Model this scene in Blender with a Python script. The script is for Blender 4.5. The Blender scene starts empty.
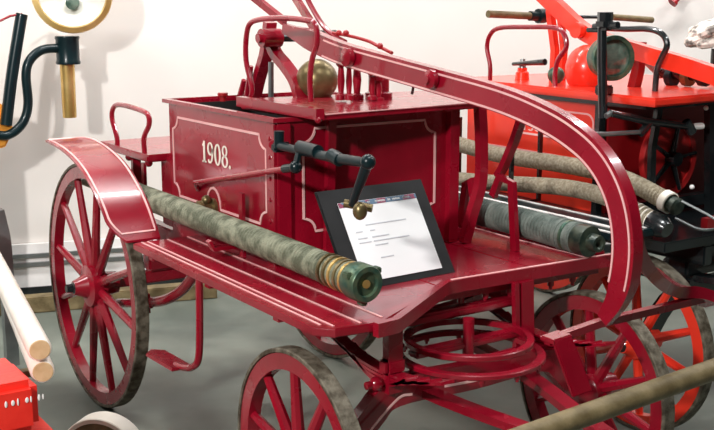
import bpy, bmesh, math, random
from mathutils import Vector, Matrix
random.seed(7)
S = bpy.context.scene
COL = S.collection
PI = math.pi
# ------------------------------------------------------------------ camera
FPX, PIT, HEAD = 1101.2, .1935, .5849
CAM = Vector((-1.4844, -3.9268, 1.6415))
FW = Vector((math.sin(HEAD), math.cos(HEAD), 0)); RT = Vector((FW.y, -FW.x, 0))
def ray(u, v):
    a = (u-357)/FPX; b = -(v-215)/FPX
    f = math.cos(PIT)+b*math.sin(PIT); up = -math.sin(PIT)+b*math.cos(PIT)
    return FW*f + RT*a + Vector((0, 0, up))
def at(u, v, ax, val):
    """world point where the sight line of a photo pixel meets the plane ax = val"""
    d = ray(u, v); i = 'xyz'.index(ax); t = (val-CAM[i])/d[i]
    return CAM + d*t
def ats(ax, val, pts): return [at(u, v, ax, val) for u, v in pts]
cd = bpy.data.cameras.new('camera'); cam = bpy.data.objects.new('camera', cd); COL.objects.link(cam)
cam.location = CAM; cam.rotation_euler = (PI/2-PIT, 0, -HEAD)
cd.sensor_width = 36; cd.lens = FPX/714*36; cd.clip_end = 60
S.camera = cam
# ------------------------------------------------------------------ materials
def mat(name, col, rough=.5, metal=0, col2=None, scale=8, detail=4, coat=0, bump=0, bscale=None, contrast=(.35, .65), emis=None, estr=0, spec=None, rvar=0):
    m = bpy.data.materials.new(name); m.use_nodes = True
    nt = m.node_tree; N = nt.nodes; L = nt.links; b = N['Principled BSDF']
    b.inputs['Base Color'].default_value = (*col, 1); b.inputs['Roughness'].default_value = rough; b.inputs['Metallic'].default_value = metal
    b.inputs['Coat Weight'].default_value = coat; b.inputs['Coat Roughness'].default_value = .08
    if spec is not None: b.inputs['Specular IOR Level'].default_value = spec
    tc = N.new('ShaderNodeTexCoord'); nz = N.new('ShaderNodeTexNoise')
    nz.inputs['Scale'].default_value = scale; nz.inputs['Detail'].default_value = detail
    L.new(tc.outputs['Object'], nz.inputs['Vector'])
    c2 = col2 or tuple(min(1, c*1.18+.004) for c in col)
    r = N.new('ShaderNodeValToRGB'); e = r.color_ramp.elements
    e[0].position, e[1].position = contrast; e[0].color = (*col, 1); e[1].color = (*c2, 1)
    L.new(nz.outputs['Fac'], r.inputs['Fac']); L.new(r.outputs['Color'], b.inputs['Base Color'])
    if rvar:
        mr = N.new('ShaderNodeMapRange'); mr.inputs['To Min'].default_value = rough; mr.inputs['To Max'].default_value = rough+rvar
        L.new(nz.outputs['Fac'], mr.inputs['Value']); L.new(mr.outputs['Result'], b.inputs['Roughness'])
    if bump:
        n2 = N.new('ShaderNodeTexNoise'); n2.inputs['Scale'].default_value = bscale or scale*4; n2.inputs['Detail'].default_value = 3
        L.new(tc.outputs['Object'], n2.inputs['Vector'])
        bp = N.new('ShaderNodeBump'); bp.inputs['Strength'].default_value = bump; bp.inputs['Distance'].default_value = .01
        L.new(n2.outputs['Fac'], bp.inputs['Height']); L.new(bp.outputs['Normal'], b.inputs['Normal'])
    if emis: b.inputs['Emission Color'].default_value = (*emis, 1); b.inputs['Emission Strength'].default_value = estr
    return m
M = {}
M['red'] = mat('crimson_paint', (.235, .002, .013), .22, col2=(.31, .004, .019), scale=5, coat=.45, rvar=.10)
M['stripe'] = mat('pinstripe_paint', (.78, .40, .40), .4, col2=(.85, .52, .50))
M['orange'] = mat('vermilion_paint', (.78, .028, .012), .3, col2=(.88, .045, .018), scale=4, coat=.4)
M['maroon'] = mat('dark_red_paint', (.30, .006, .010), .35, col2=(.4, .01, .014), scale=6, coat=.3)
M['black'] = mat('black_enamel', (.006, .008, .009), .25, col2=(.012, .016, .018), coat=.5)
M['bluegreen'] = mat('blue_black_enamel', (.003, .012, .015), .3, col2=(.005, .017, .020), coat=.1, spec=.3)
M['matte'] = mat('matte_black_board', (.006, .006, .007), .55, col2=(.012, .012, .013), spec=.3)
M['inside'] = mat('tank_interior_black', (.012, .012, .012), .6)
M['tyre'] = mat('rusted_iron_tyre', (.05, .036, .02), .6, col2=(.20, .175, .13), scale=34, detail=8, metal=.25, bump=.3, rvar=.15)
M['iron'] = mat('grey_steel', (.22, .24, .24), .35, metal=.8, col2=(.34, .36, .36))
M['hose'] = mat('aged_canvas_hose', (.11, .12, .075), .75, col2=(.29, .30, .21), scale=22, detail=8, bump=.5, bscale=150, contrast=(.4, .62))
M['hosegrey'] = mat('grey_green_canvas_hose', (.07, .095, .08), .7, col2=(.17, .20, .175), scale=18, detail=6, bump=.4, bscale=150)
M['brass'] = mat('brass', (.62, .40, .12), .36, metal=.75, col2=(.80, .56, .22), scale=8)
M['oldbrass'] = mat('tarnished_brass', (.13, .095, .04), .36, metal=.7, col2=(.27, .21, .10), scale=14)
M['bronze'] = mat('green_bronze_coupling', (.03, .10, .075), .38, metal=.5, col2=(.12, .17, .10), scale=30)
M['darkbronze'] = mat('dark_green_coupling', (.008, .022, .018), .35, metal=.3, col2=(.06, .075, .05), scale=30)
M['wood'] = mat('weathered_wood', (.11, .078, .03), .6, col2=(.23, .175, .085), scale=14, detail=8, bump=.2)
M['palewood'] = mat('pale_turned_wood', (.88, .78, .66), .4, col2=(.93, .88, .8), scale=12)
M['endgrain'] = mat('end_grain_wood', (.62, .40, .20), .6, col2=(.72, .50, .28), scale=30)
M['orangewood'] = mat('orange_varnished_wood', (.85, .33, .04), .35, col2=(.95, .42, .07), scale=6, coat=.3)
M['scarlet'] = mat('scarlet_leather', (.82, .02, .012), .38, col2=(.9, .035, .02), scale=12, bump=.1)
M['paper'] = mat('white_paper', (.93, .94, .95), .5, col2=(.95, .95, .96))
M['ink'] = mat('grey_print', (.58, .60, .64), .7)
M['header'] = mat('printed_header_band', (.30, .06, .12), .6, col2=(.12, .20, .30), scale=18, contrast=(.48, .52))
M['cream'] = mat('cream_band', (.85, .78, .66), .45, col2=(.9, .85, .76), scale=10)
M['white'] = mat('white_enamel', (.82, .80, .78), .4)
M['glass'] = mat('lamp_lens_glass', (.05, .09, .07), .12, col2=(.17, .24, .19), scale=22, coat=1)
M['painted_mirror'] = mat('lamp_reflector', (.80, .82, .74), .2, metal=.3, col2=(.93, .92, .84), scale=9, coat=.6)  # bright reflection put into the cream-white colour
M['denim'] = mat('dark_blue_enamel', (.01, .03, .10), .35, coat=.3)
M['rope'] = mat('mottled_pale_rope', (.20, .18, .16), .8, col2=(.85, .80, .72), scale=22, detail=6, bump=.5, contrast=(.38, .55))
M['beige'] = mat('beige_woven_hose', (.30, .25, .165), .75, col2=(.47, .41, .30), scale=75, detail=6, bump=.5, bscale=160, contrast=(.4, .62))
# woven cross-hatch for the beige hoses
def weave(m, s=70):
    nt = m.node_tree; N = nt.nodes; L = nt.links; b = N['Principled BSDF']
    tc = N.new('ShaderNodeTexCoord'); w1 = N.new('ShaderNodeTexWave'); w1.inputs['Scale'].default_value = s; w1.inputs['Distortion'].default_value = 2
    w1.bands_direction = 'Y'; L.new(tc.outputs['Object'], w1.inputs['Vector'])
    bp = N.new('ShaderNodeBump'); bp.inputs['Strength'].default_value = .6; bp.inputs['Distance'].default_value = .004
    L.new(w1.outputs['Fac'], bp.inputs['Height'])
    old = b.inputs['Normal'].links[0].from_socket if b.inputs['Normal'].links else None
    if old: L.new(old, bp.inputs['Normal'])
    L.new(bp.outputs['Normal'], b.inputs['Normal'])
weave(M['beige'], 60); weave(M['hose'], 38)
M['wall'] = mat('cream_plaster_wall', (.74, .70, .65), .85, col2=(.84, .80, .76), scale=.8, detail=3, contrast=(.3, .7))
M['floor'] = mat('painted_concrete_floor', (.085, .105, .088), .38, col2=(.22, .245, .205), scale=1.3, detail=9, bump=.05, contrast=(.36, .66), rvar=.2)
M['ceil'] = mat('grey_ceiling', (.10, .10, .10), .9)
M['hall'] = mat('grey_hall_wall', (.09, .085, .08), .9)
M['tube'] = mat('fluorescent_tube', (1, 1, 1), .5, emis=(1, .98, .95), estr=9)
# ------------------------------------------------------------------ mesh builder
class MB:
    def __init__(s): s.bm = bmesh.new()
    def face(s, vs):
        try: s.bm.faces.new(vs)
        except ValueError: pass
    def box(s, c, size, rot=None, bevel=0):
        r = bmesh.ops.create_cube(s.bm, size=1)
        mtx = Matrix.Translation(Vector(c)) @ (rot.to_4x4() if rot else Matrix.Identity(4)) @ Matrix.Diagonal((*size, 1))
        bmesh.ops.transform(s.bm, matrix=mtx, verts=r['verts'])
        if bevel:
            es = list({e for v in r['verts'] for e in v.link_edges})
            bmesh.ops.bevel(s.bm, geom=es, offset=bevel, segments=2, affect='EDGES', clamp_overlap=True)
        return s
    def prism(s, pts, off, bevel=0):
        """polygon of 3D points extruded by the vector off"""
        off = Vector(off); a = [s.bm.verts.new(Vector(p)) for p in pts]; b = [s.bm.verts.new(Vector(p)+off) for p in pts]
        n = len(a); fs = []
        fs.append(s.bm.faces.new(a)); fs.append(s.bm.faces.new(b[::-1]))
        for i in range(n): fs.append(s.bm.faces.new((a[i], b[i], b[(i+1) % n], a[(i+1) % n])))
        if bevel:
            es = list({e for f in fs[:2] for e in f.edges})
            bmesh.ops.bevel(s.bm, geom=es, offset=bevel, segments=2, affect='EDGES', clamp_overlap=True)
        return s
    def tube(s, pts, r, seg=10, closed=False, flat=None, cap=True):
        """round (or flat = (width, height, up)) bar along a path; r may be a list"""
        pts = [Vector(p) for p in pts]; n = len(pts); rs = r if isinstance(r, (list, tuple)) else [r]*n
        up = Vector((0, 0, 1)); rings = []; prev = None
        for i, p in enumerate(pts):
            if closed: t = (pts[(i+1) % n]-pts[i-1])
            else: t = pts[min(i+1, n-1)]-pts[max(i-1, 0)]
            t.normalize()
            if flat:
                u = Vector(flat[2]); x = t.cross(u).normalized(); y = x.cross(t).normalized()
                w, h = flat[0]/2*rs[i], flat[1]/2*rs[i]
                ring = [p+x*w*a+y*h*b for a, b in ((-1, -1), (1, -1), (1, 1), (-1, 1))]
            else:
                if prev is None:
                    a = Vector((1, 0, 0)) if abs(t.x) < .8 else up
                    x = t.cross(a).normalized()
                else: x = (prev-t*prev.dot(t)).normalized()
                prev = x; y = t.cross(x)
                ring = [p+(x*math.cos(2*PI*k/seg)+y*math.sin(2*PI*k/seg))*rs[i] for k in range(seg)]
            rings.append([s.bm.verts.new(q) for q in ring])
        m = len(rings[0])
        for i in range(n if closed else n-1):
            A, B = rings[i], rings[(i+1) % n]
            for k in range(m): s.face((A[k], A[(k+1) % m], B[(k+1) % m], B[k]))
        if cap and not closed: s.face(rings[0][::-1]); s.face(rings[-1])
        return s
    def lathe(s, prof, o, ax, seg=32):
        """profile of (distance along axis, radius)"""
        o = Vector(o); ax = Vector(ax).normalized(); a = Vector((0, 0, 1)) if abs(ax.z) < .8 else Vector((1, 0, 0))
        x = ax.cross(a).normalized(); y = ax.cross(x); rings = []
        for d, r in prof:
            if r < 1e-5: rings.append([s.bm.verts.new(o+ax*d)])
            else: rings.append([s.bm.verts.new(o+ax*d+(x*math.cos(2*PI*k/seg)+y*math.sin(2*PI*k/seg))*r) for k in range(seg)])
        for A, B in zip(rings, rings[1:]):
            for k in range(seg):
                k2 = (k+1) % seg
                if len(A) == 1 and len(B) == 1: continue
                if len(A) == 1: s.face((A[0], B[k2], B[k]))
                elif len(B) == 1: s.face((A[k], A[k2], B[0]))
                else: s.face((A[k], A[k2], B[k2], B[k]))
        return s
    def ringx(s, c, r0, r1, w, seg=64, ax=(1, 0, 0)):
        """flat-sided ring, rectangular section, centred on c"""
        pr = [(-w/2, r0), (-w/2+.004, r0), (-w/2, r0), (-w/2, r1-.003), (-w/2+.003, r1), (w/2-.003, r1), (w/2, r1-.003), (w/2, r0), (-w/2, r0)]
        return s.lathe(pr[2:], c, ax, seg)
    def ball(s, c, r, sc=(1, 1, 1), seg=24):
        q = bmesh.ops.create_uvsphere(s.bm, u_segments=seg, v_segments=seg//2, radius=r)
        bmesh.ops.transform(s.bm, matrix=Matrix.Translation(Vector(c)) @ Matrix.Diagonal((*sc, 1)), verts=q['verts'])
        return s
    def build(s, name, m, parent=None, smooth=True, loc=None):
        bm = s.bm; bmesh.ops.remove_doubles(bm, verts=bm.verts, dist=1e-5)
        bmesh.ops.recalc_face_normals(bm, faces=bm.faces)
        o0 = Vector((0, 0, 0))
        if parent:
            r = parent
            while r.parent: r = r.parent
            o0 = r.location
        elif loc: o0 = Vector(loc)
        if o0.length: bmesh.ops.translate(bm, verts=bm.verts, vec=-o0)
        if smooth:
            for f in bm.faces: f.smooth = True
            for e in bm.edges:
                if len(e.link_faces) == 2 and e.calc_face_angle(0) > .6: e.smooth = False
        me = bpy.data.meshes.new(name); bm.to_mesh(me); bm.free(); me.materials.append(m)
        o = bpy.data.objects.new(name, me); COL.objects.link(o)
        if parent: o.parent = parent
        elif loc: o.location = loc
        return o
def tag(o, label=None, cat=None, group=None, kind=None):
    if label: o['label'] = label
    if cat: o['category'] = cat
    if group: o['group'] = group
    if kind: o['kind'] = kind
    return o
def thing(name, label, cat, loc, group=None):
    o = bpy.data.objects.new(name, None); COL.objects.link(o); o.location = loc; o.empty_display_size = .1
    return tag(o, label, cat, group)
def smoothpath(pts, n=6):
    """Catmull-Rom through the points"""
    P = [Vector(p) for p in pts]; P = [P[0]*2-P[1]]+P+[P[-1]*2-P[-2]]; out = []
    for i in range(1, len(P)-2):
        for k in range(n):
            t = k/n; a, b, c, d = P[i-1:i+3]
            out.append(.5*((2*b)+(c-a)*t+(2*a-5*b+4*c-d)*t*t+(3*b-a-3*c+d)*t**3))
    out.append(P[-2]); return out
def V(*a): return Vector(a)
# ------------------------------------------------------------------ the room
WANG = -.28; WO = V(.30, 2.12, 0); WD = V(math.cos(WANG), math.sin(WANG), 0); WN = V(WD.y, -WD.x, 0)   # WN points into the room
def onwall(u, v, off=0):
    d = ray(u, v); o = WO+WN*off; t = (o-CAM).dot(WN)/d.dot(WN); return CAM+d*t
def wbox(a, b, z0, z1, off, th):
    """box laid along the back wall from a to b metres"""
    m = MB(); p0 = WO+WD*a+WN*off; p1 = WO+WD*b+WN*off
    m.prism([p0+V(0, 0, z0), p1+V(0, 0, z0), p1+V(0, 0, z1), p0+V(0, 0, z1)], WN*th); return m
ROOM = [WO-WD*5, WO+WD*9, V(7.6, -8.5, 0), V(-6.5, -8.5, 0)]
H = 3.9
tag(MB().prism([p+V(0, 0, -.12) for p in ROOM], (0, 0, .12)).build('floor', M['floor'], smooth=False), kind='structure')
tag(MB().prism([p+V(0, 0, H) for p in ROOM], (0, 0, .12)).build('ceiling', M['ceil'], smooth=False), kind='structure')
for i, nm in enumerate(('wall_back', 'wall_right', 'wall_front', 'wall_left')):
    a, b = ROOM[i], ROOM[(i+1) % 4]; d = (b-a).normalized(); nrm = V(-d.y, d.x, 0)
    tag(MB().prism([a, b, b+V(0, 0, H), a+V(0, 0, H)], nrm*.12).build(nm, M['wall'] if i == 0 else M['hall'], smooth=False), kind='structure')
sk = tag(wbox(-4.9, 8.8, .0, .055, .005, .04).build('wall_foot_shadow', M['black'], smooth=False), kind='structure')  # black strip painted in for the shadow gap at the wall foot
tag(wbox(-4.9, 8.8, .055, .30, .005, .03).build('trim_1', M['white'], smooth=False), kind='structure')
for z, n in ((.175, 'trim_2'), (.225, 'trim_3')):
    tag(wbox(-4.9, 8.8, z, z+.022, .036, .018).build(n, M['iron'], smooth=False), kind='structure')
pl = MB(); pl.prism([V(.0, 1.79, .001), V(1.15, 1.465, .001), V(1.15, 1.465, .085), V(.0, 1.79, .085)], V(.03, .09, 0), .006)
tag(pl.build('wooden_plank', M['wood'], loc=(.3, 1.7, 0)), 'long weathered wooden plank lying on the floor along the back wall', 'plank')
# ------------------------------------------------------------------ wheels
def wheel(parent, cx, cy, cz, r, n, mp, hubout=.05, w=.05, mt=None, dish=.0):
    mt = mt or M['tyre']; w0 = w
    fx = cx+w/2
    f = MB().ringx((fx, cy, cz), r-.062, r-.012, w-.008).build('wheel', mp, parent)
    MB().ringx((fx, cy, cz), r-.0125, r, w).build('tyre', mt, f)
    k = r/.5; R = .075*k+.01
    MB().lathe([(-hubout-.02, 0), (-hubout-.02, .028), (-hubout, .036), (-.02, .05), (-.012, R), (.045, R), (.055, .052), (.11, .045), (.11, 0)], (fx-.02, cy, cz), (1, 0, 0), 28).build('hub', mp, f)
    MB().lathe([(-.03, 0), (-.03, .016), (-.005, .02), (0, .026), (.01, .026), (.01, 0)], (fx-.04-hubout, cy, cz), (1, 0, 0), 8).build('hub_cap', M['black'], f)
    for i in range(n):
        a = 2*PI*(i+.35)/n; d = V(0, math.cos(a), math.sin(a)); c = V(fx, cy, cz)
        p = [c+d*(R*.8), c+d*(R*1.5), c+d*(r*.6), c+d*(r-.058)]
        MB().tube(p, [.019, .0195, .0165, .0145], 8).build('spoke', mp, f)
    return f
def hoop(name, m, parent, pts, r, n=8):
    return MB().tube(smoothpath(pts, n), r, 10).build(name, m, parent)
def stripe(pts, w, up, m, parent, closed=False, th=.003):
    return MB().tube(pts, 1, flat=(w, th, up), closed=closed).build('pinstripe', m, parent)
def notched(y0, y1, z0, z1, r, f, bump=None):
    """closed outline of a panel with scooped corners, f maps (s,z) to a point"""
    out = []
    def arc(cx, cz, a0, a1):
        for k in range(7):
            a = a0+(a1-a0)*k/6; out.append(f(cx+r*math.cos(a), cz+r*math.sin(a)))
    arc(y0, z0, PI/2, 0)
    if bump:
        c, br = bump
        for k in range(9):
            a = PI-PI*k/8; out.append(f(c+br*math.cos(a), z0+br*math.sin(a)*1.3))
    arc(y1, z0, PI, PI/2); arc(y1, z1, -PI/2, -PI); arc(y0, z1, 0, -PI/2)
    return out
# ================================================================== ENGINE 1
E = thing('hand_pump_fire_engine', 'crimson horse-drawn hand-pump fire engine with white number 1908 on its tank', 'fire engine', (.586, -.4, 0))
RED, STR = M['red'], M['stripe']
for (cx, cy, r, n) in ((0, .285, .5, 12), (1.12, .30, .5, 12), (-.02, -1.385, .34, 10), (1.12, -1.40, .34, 10)):
    wheel(E, cx, cy, r, r, n, RED)
MB().box((.586, .30, .5), (1.12, .05, .05), bevel=.006).box((.586, .30, .56), (.66, .07, .07), bevel=.008).build('rear_axle', RED, E)
for x in (.30, .87):
    MB().box((x, -.33, .70), (.05, 2.0, .07), bevel=.006).build('chassis_rail', RED, E)
    sp = MB()
    for k in range(4):
        L = .34-.06*k
        sp.tube([V(x, .30+L*t, .60+.045*(t*t)+.013*k-.02) for t in [i/6-1 for i in range(13)]], 1, flat=(.045, .010, (0, 0, 1)))
    sp.build('leaf_spring', RED, E)
    MB().box((x, .62, .655), (.04, .03, .09), bevel=.005).box((x, -.02, .655), (.04, .03, .09), bevel=.005).build('spring_shackle', RED, E)
# decks
zt = .782
near = MB().prism([V(-.022, -.262, zt), V(-.022, -1.50, zt), V(.02, -1.55, zt), V(.16, -1.565, zt), V(.52, -1.362, zt), V(.52, -.86, zt), V(.235, -.86, zt), V(.235, -.262, zt)][::-1], (0, 0, -.026), .004).build('footboard', RED, E)
for x, y1 in ((.005, -1.50), (.028, -1.53), (.105, -1.545), (.185, -1.53)):
    stripe([V(x, -.275, zt+.0015), V(x, y1, zt+.0015)], .006, (0, 0, 1), STR, near, th=.002)
mid = MB().box((.72, -1.11, zt-.013), (.398, .50, .026), bevel=.003).build('front_deck', RED, E)
far = MB().prism([V(.92, -1.372, zt), V(1.24, -1.372, zt), V(1.24, -.26, zt), V(.92, -.26, zt)], (0, 0, -.026), .004).build('footboard', RED, E)
MB().box((1.21, -.80, .792), (.05, 1.10, .022), bevel=.004).build('edge_glint_strip', RED, far)  # raised strip added to show the bright reflection along the far edge
for x in (1.165,):
    stripe([V(x, -.275, zt+.0015), V(x, -1.36, zt+.0015)], .006, (0, 0, 1), STR, far, th=.002)  # pink line painted where this far edge catches the light
# edge rail of the front
rail = MB().tube([V(.13, -1.58, .768), V(.20, -1.574, .768), V(.53, -1.368, .779), V(.60, -1.36, .779), V(1.25, -1.385, .779)], 1, flat=(.024, .040, (0, 0, 1)))
rail = rail.build('front_edge_rail', RED, E)
stripe([V(.56, -1.362, .800), V(1.24, -1.386, .800)], .008, (0, 0, 1), STR, rail, th=.002)  # highlight on the rail's top painted as a pink line
MB().tube([V(.22, -1.50, .735), V(.50, -1.33, .745), V(1.2, -1.34, .745)], 1, flat=(.03, .03, (0, 0, 1))).build('cross_member', RED, E)
MB().tube([V(.10, -1.45, .745), V(.10, -.3, .745)], 1, flat=(.03, .035, (0, 0, 1))).build('board_bearer', RED, E)
MB().tube([V(1.17, -1.34, .745), V(1.17, -.3, .745)], 1, flat=(.03, .035, (0, 0, 1))).build('board_bearer', RED, E)
for y in (-.35, -.8, -1.25):
    MB().box((.586, y, .742), (1.16, .035, .025), bevel=.003).build('cross_member', RED, E)
for x in (.62, .72, .82, 1.0, 1.1):
    MB().lathe([(0, 0), (0, .011), (.022, .011), (.022, .006), (.035, .006), (.035, 0)], (x, -1.335, .733), (0, 0, -1), 8).build('bolt', RED, E)
# front carriage
C0 = V(.60, -1.40, 0)
MB().ringx(C0+V(0, 0, .615), .180, .203, .018, ax=(0, 0, 1)).build('turntable_ring', RED, E)
lr = MB().ringx(C0+V(-.01, -.02, .575), .205, .232, .016, ax=(0, 0, 1)).build('turntable_ring', RED, E)
for k in range(12):
    a = 2*PI*k/12
    MB().lathe([(0, 0), (0, .009), (.012, .009), (.012, .005), (.02, .005), (.02, 0)], C0+V(-.01+.218*math.cos(a), -.02+.218*math.sin(a), .568), (0, 0, -1), 8).build('bolt', RED, lr)
MB().box(C0+V(0, .02, .595), (.40, .05, .022), bevel=.006).build('bolster', RED, E)
MB().box(C0+V(0, .06, .69), (.60, .05, .03), bevel=.008).build('bolster', RED, E)
MB().lathe([(0, 0), (0, .018), (.19, .018), (.19, 0)], C0+V(0, 0, .49), (0, 0, 1), 16).build('kingpin', RED, E)
ax = MB().tube(smoothpath([V(.05, -1.40, .34), V(.14, -1.41, .37), V(.22, -1.42, .455), V(.31, -1.42, .51), V(.60, -1.42, .505), V(.88, -1.42, .51), V(.97, -1.42, .455), V(1.05, -1.41, .37), V(1.13, -1.40, .34)], 5), 1, flat=(.085, .04, (0, 1, 0)))
ax = ax.build('front_axle', RED, E)
stripe(smoothpath([V(.13, -1.465, .365), V(.205, -1.465, .44), V(.29, -1.465, .505), V(.34, -1.465, .508)], 5), .007, (0, 1, 0), STR, ax, th=.002)
stripe(smoothpath([V(.46, -1.465, .508), V(.60, -1.465, .503), V(.86, -1.465, .508)], 5), .007, (0, 1, 0), STR, ax, th=.002)
for x in (.285, .905):
    s_ = MB()
    for k in range(4):
        L = .30-.055*k
        s_.tube([V(x, -1.40+L*t, .575+.05*t*t-.012*k) for t in [i/6-1 for i in range(13)]], 1, flat=(.045, .009, (0, 0, 1)))
    s_.build('leaf_spring', RED, E)
    if x < .5: MB().tube([V(x, -1.44, .76), V(x, -1.445, .52)], 1, flat=(.05, .030, (0, 1, 0))).box((x, -1.44, .60), (.07, .05, .05), bevel=.01).build('hanger_bracket', RED, E)
MB().tube([V(.80, -1.385, .76), V(.81, -1.39, .52)], 1, flat=(.018, .018, (0, 1, 0))).build('stay_rod', RED, E)
MB().tube([V(.845, -1.385, .76), V(.855, -1.39, .50)], 1, flat=(.050, .018, (0, 1, 0))).build('stay_rod', RED, E)
MB().tube(smoothpath([V(.30, -1.16, .74), V(.36, -1.17, .67), V(.6, -1.2, .65), V(.85, -1.17, .67), V(.9, -1.16, .74)], 5), 1, flat=(.03, .035, (0, 1, 0))).build('equalizer_bar', RED, E)
for sx in (-1, 1):      # hounds going forward to the hitch
    MB().tube(smoothpath([V(.60+sx*.2, -1.22, .50), V(.60+sx*.17, -1.5, .485), V(.60+sx*.1, -1.78, .47), V(.60+sx*.05, -1.95, .47)], 5), 1, flat=(.05, .024, (0, 0, 1))).build('hound_bar', RED, E)
MB().ball((.235, -1.43, .55), .022).tube([V(.20, -1.43, .55), V(.30, -1.43, .55)], .012).build('spring_pin', RED, E)
# mounting step below the footboard
MB().tube(smoothpath([V(-.005, -.77, .76), V(-.005, -.765, .62), V(-.01, -.76, .49), V(-.015, -.72, .445), V(-.02, -.66, .428), V(-.02, -.60, .420)], 6), .0125, 10).build('step_bracket', RED, E)
MB().prism([V(-.055, -.64, .412), V(.02, -.64, .412), V(.02, -.42, .405), V(-.02, -.38, .405), V(-.055, -.42, .405)], (0, 0, .012), .003).build('step_plate', RED, E)
MB().tube(smoothpath(ats('x', .11, [(118, 303), (142, 303), (165, 300), (182, 290), (193, 276), (200, 262)]), 6), [.018]*6+[.02]*25, 12).build('axle_stay', RED, E)
MB().box(at(146, 302, 'x', .10), (.06, .11, .075), bevel=.025).build('axle_clamp', RED, E)
# fender over the near rear wheel
prof = smoothpath([V(0, -.235, .786), V(0, -.165, .873), V(0, -.075, .945), V(0, .065, 1.020), V(0, .25, 1.066), V(0, .45, 1.080), V(0, .62, 1.060)], 8)
def fender(x0, x1, name='fender'):
    m = MB(); n = len(prof); A = []
    for i, p in enumerate(prof):
        t = i/(n-1); inset = .055*max(0, 1-i/7)**1.6+.065*max(0, (i-(n-12))/11)**2
        r0 = inset; r1 = inset if i > n-12 else 0
        A.append([m.bm.verts.new(p+V(x, 0, dz)) for x, dz in ((x0+r0, 0), (x1-r1, 0), (x1-r1, -.008), (x0+r0, -.008))])
    for a, b in zip(A, A[1:]):
        for k in range(4): m.face((a[k], a[(k+1) % 4], b[(k+1) % 4], b[k]))
    m.face(A[0]); m.face(A[-1][::-1])
    return m.build(name, RED, E)
for x0, x1 in ((-.092, .095), (1.06, 1.21)):
    fd = fender(x0, x1)
    if x0 < 0:
        q = prof[2:-3]; n = len(q)
        ins = [.065*max(0, (i+2-(len(prof)-12))/11)**2 for i in range(n)]
        outl = [p+V(x0+.014+.055*max(0, 1-(i+2)/7)**1.6+ins[i], 0, .002) for i, p in enumerate(q)]+[p+V(x1-.012-ins[n-1-i], 0, .002) for i, p in enumerate(q[::-1])]
        stripe(outl, .007, (0, -.5, .8), STR, fd, closed=True, th=.003)
    MB().tube([V(x1-.03, -.10, .76), V(x1-.03, .05, .995)], .008).build('fender_stay', RED, E)
# water tank
x0, x1, y0, y1, z0, z1, w = .24, .93, -.86, -.02, .70, 1.262, .015
tk = MB()
for c, s in (((x0+w/2, (y0+y1)/2, (z0+z1)/2), (w, y1-y0, z1-z0)), ((x1-w/2, (y0+y1)/2, (z0+z1)/2), (w, y1-y0, z1-z0)),
             (((x0+x1)/2, y0+w/2, (z0+z1)/2), (x1-x0-2*w, w, z1-z0)), (((x0+x1)/2, y1-w/2, (z0+z1)/2), (x1-x0-2*w, w, z1-z0)), (((x0+x1)/2, (y0+y1)/2, z0+.01), (x1-x0-2*w, y1-y0-2*w, .02))):
    tk.box(c, s)
tank = tk.build('water_tank', RED, E, smooth=False)
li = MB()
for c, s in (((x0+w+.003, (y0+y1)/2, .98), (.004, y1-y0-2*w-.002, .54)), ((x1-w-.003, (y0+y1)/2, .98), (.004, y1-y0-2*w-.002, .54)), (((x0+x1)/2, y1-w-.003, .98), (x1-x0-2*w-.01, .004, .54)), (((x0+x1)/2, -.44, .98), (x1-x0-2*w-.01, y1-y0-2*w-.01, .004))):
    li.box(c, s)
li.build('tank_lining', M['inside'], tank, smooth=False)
rimp = [V(x0-.008, y0, z1), V(x1+.008, y0, z1), V(x1+.008, y1+.008, z1), V(x0-.008, y1+.008, z1)]
MB().tube(rimp, 1, flat=(.030, .014, (0, 0, 1)), closed=True).build('tank_rim', RED, tank, smooth=False)
MB().box((x0-.006, y0+.028, .99), (.012, .056, .52), bevel=.003).box((x0+.02, y0-.006, .99), (.05, .012, .52), bevel=.003).build('corner_strap', RED, tank)
for z in (.86, .93, 1.0, 1.07, 1.14, 1.2):
    MB().lathe([(0, .008), (.004, .007), (.006, 0)], (x0-.012, y0+.03, z), (-1, 0, 0), 8).build('rivet', RED, tank)
fs = lambda s, z: V(x0-.0015, s, z)
stripe(notched(-.785, -.055, .905, 1.205, .045, fs, bump=(-.39, .055)), .008, (1, 0, 0), STR, tank, closed=True, th=.003)
ff = lambda s, z: V(s, y0-.0015, z)
stripe(notched(.335, .875, .885, 1.228, .045, ff), .008, (0, 1, 0), STR, tank, closed=True, th=.003)
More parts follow.
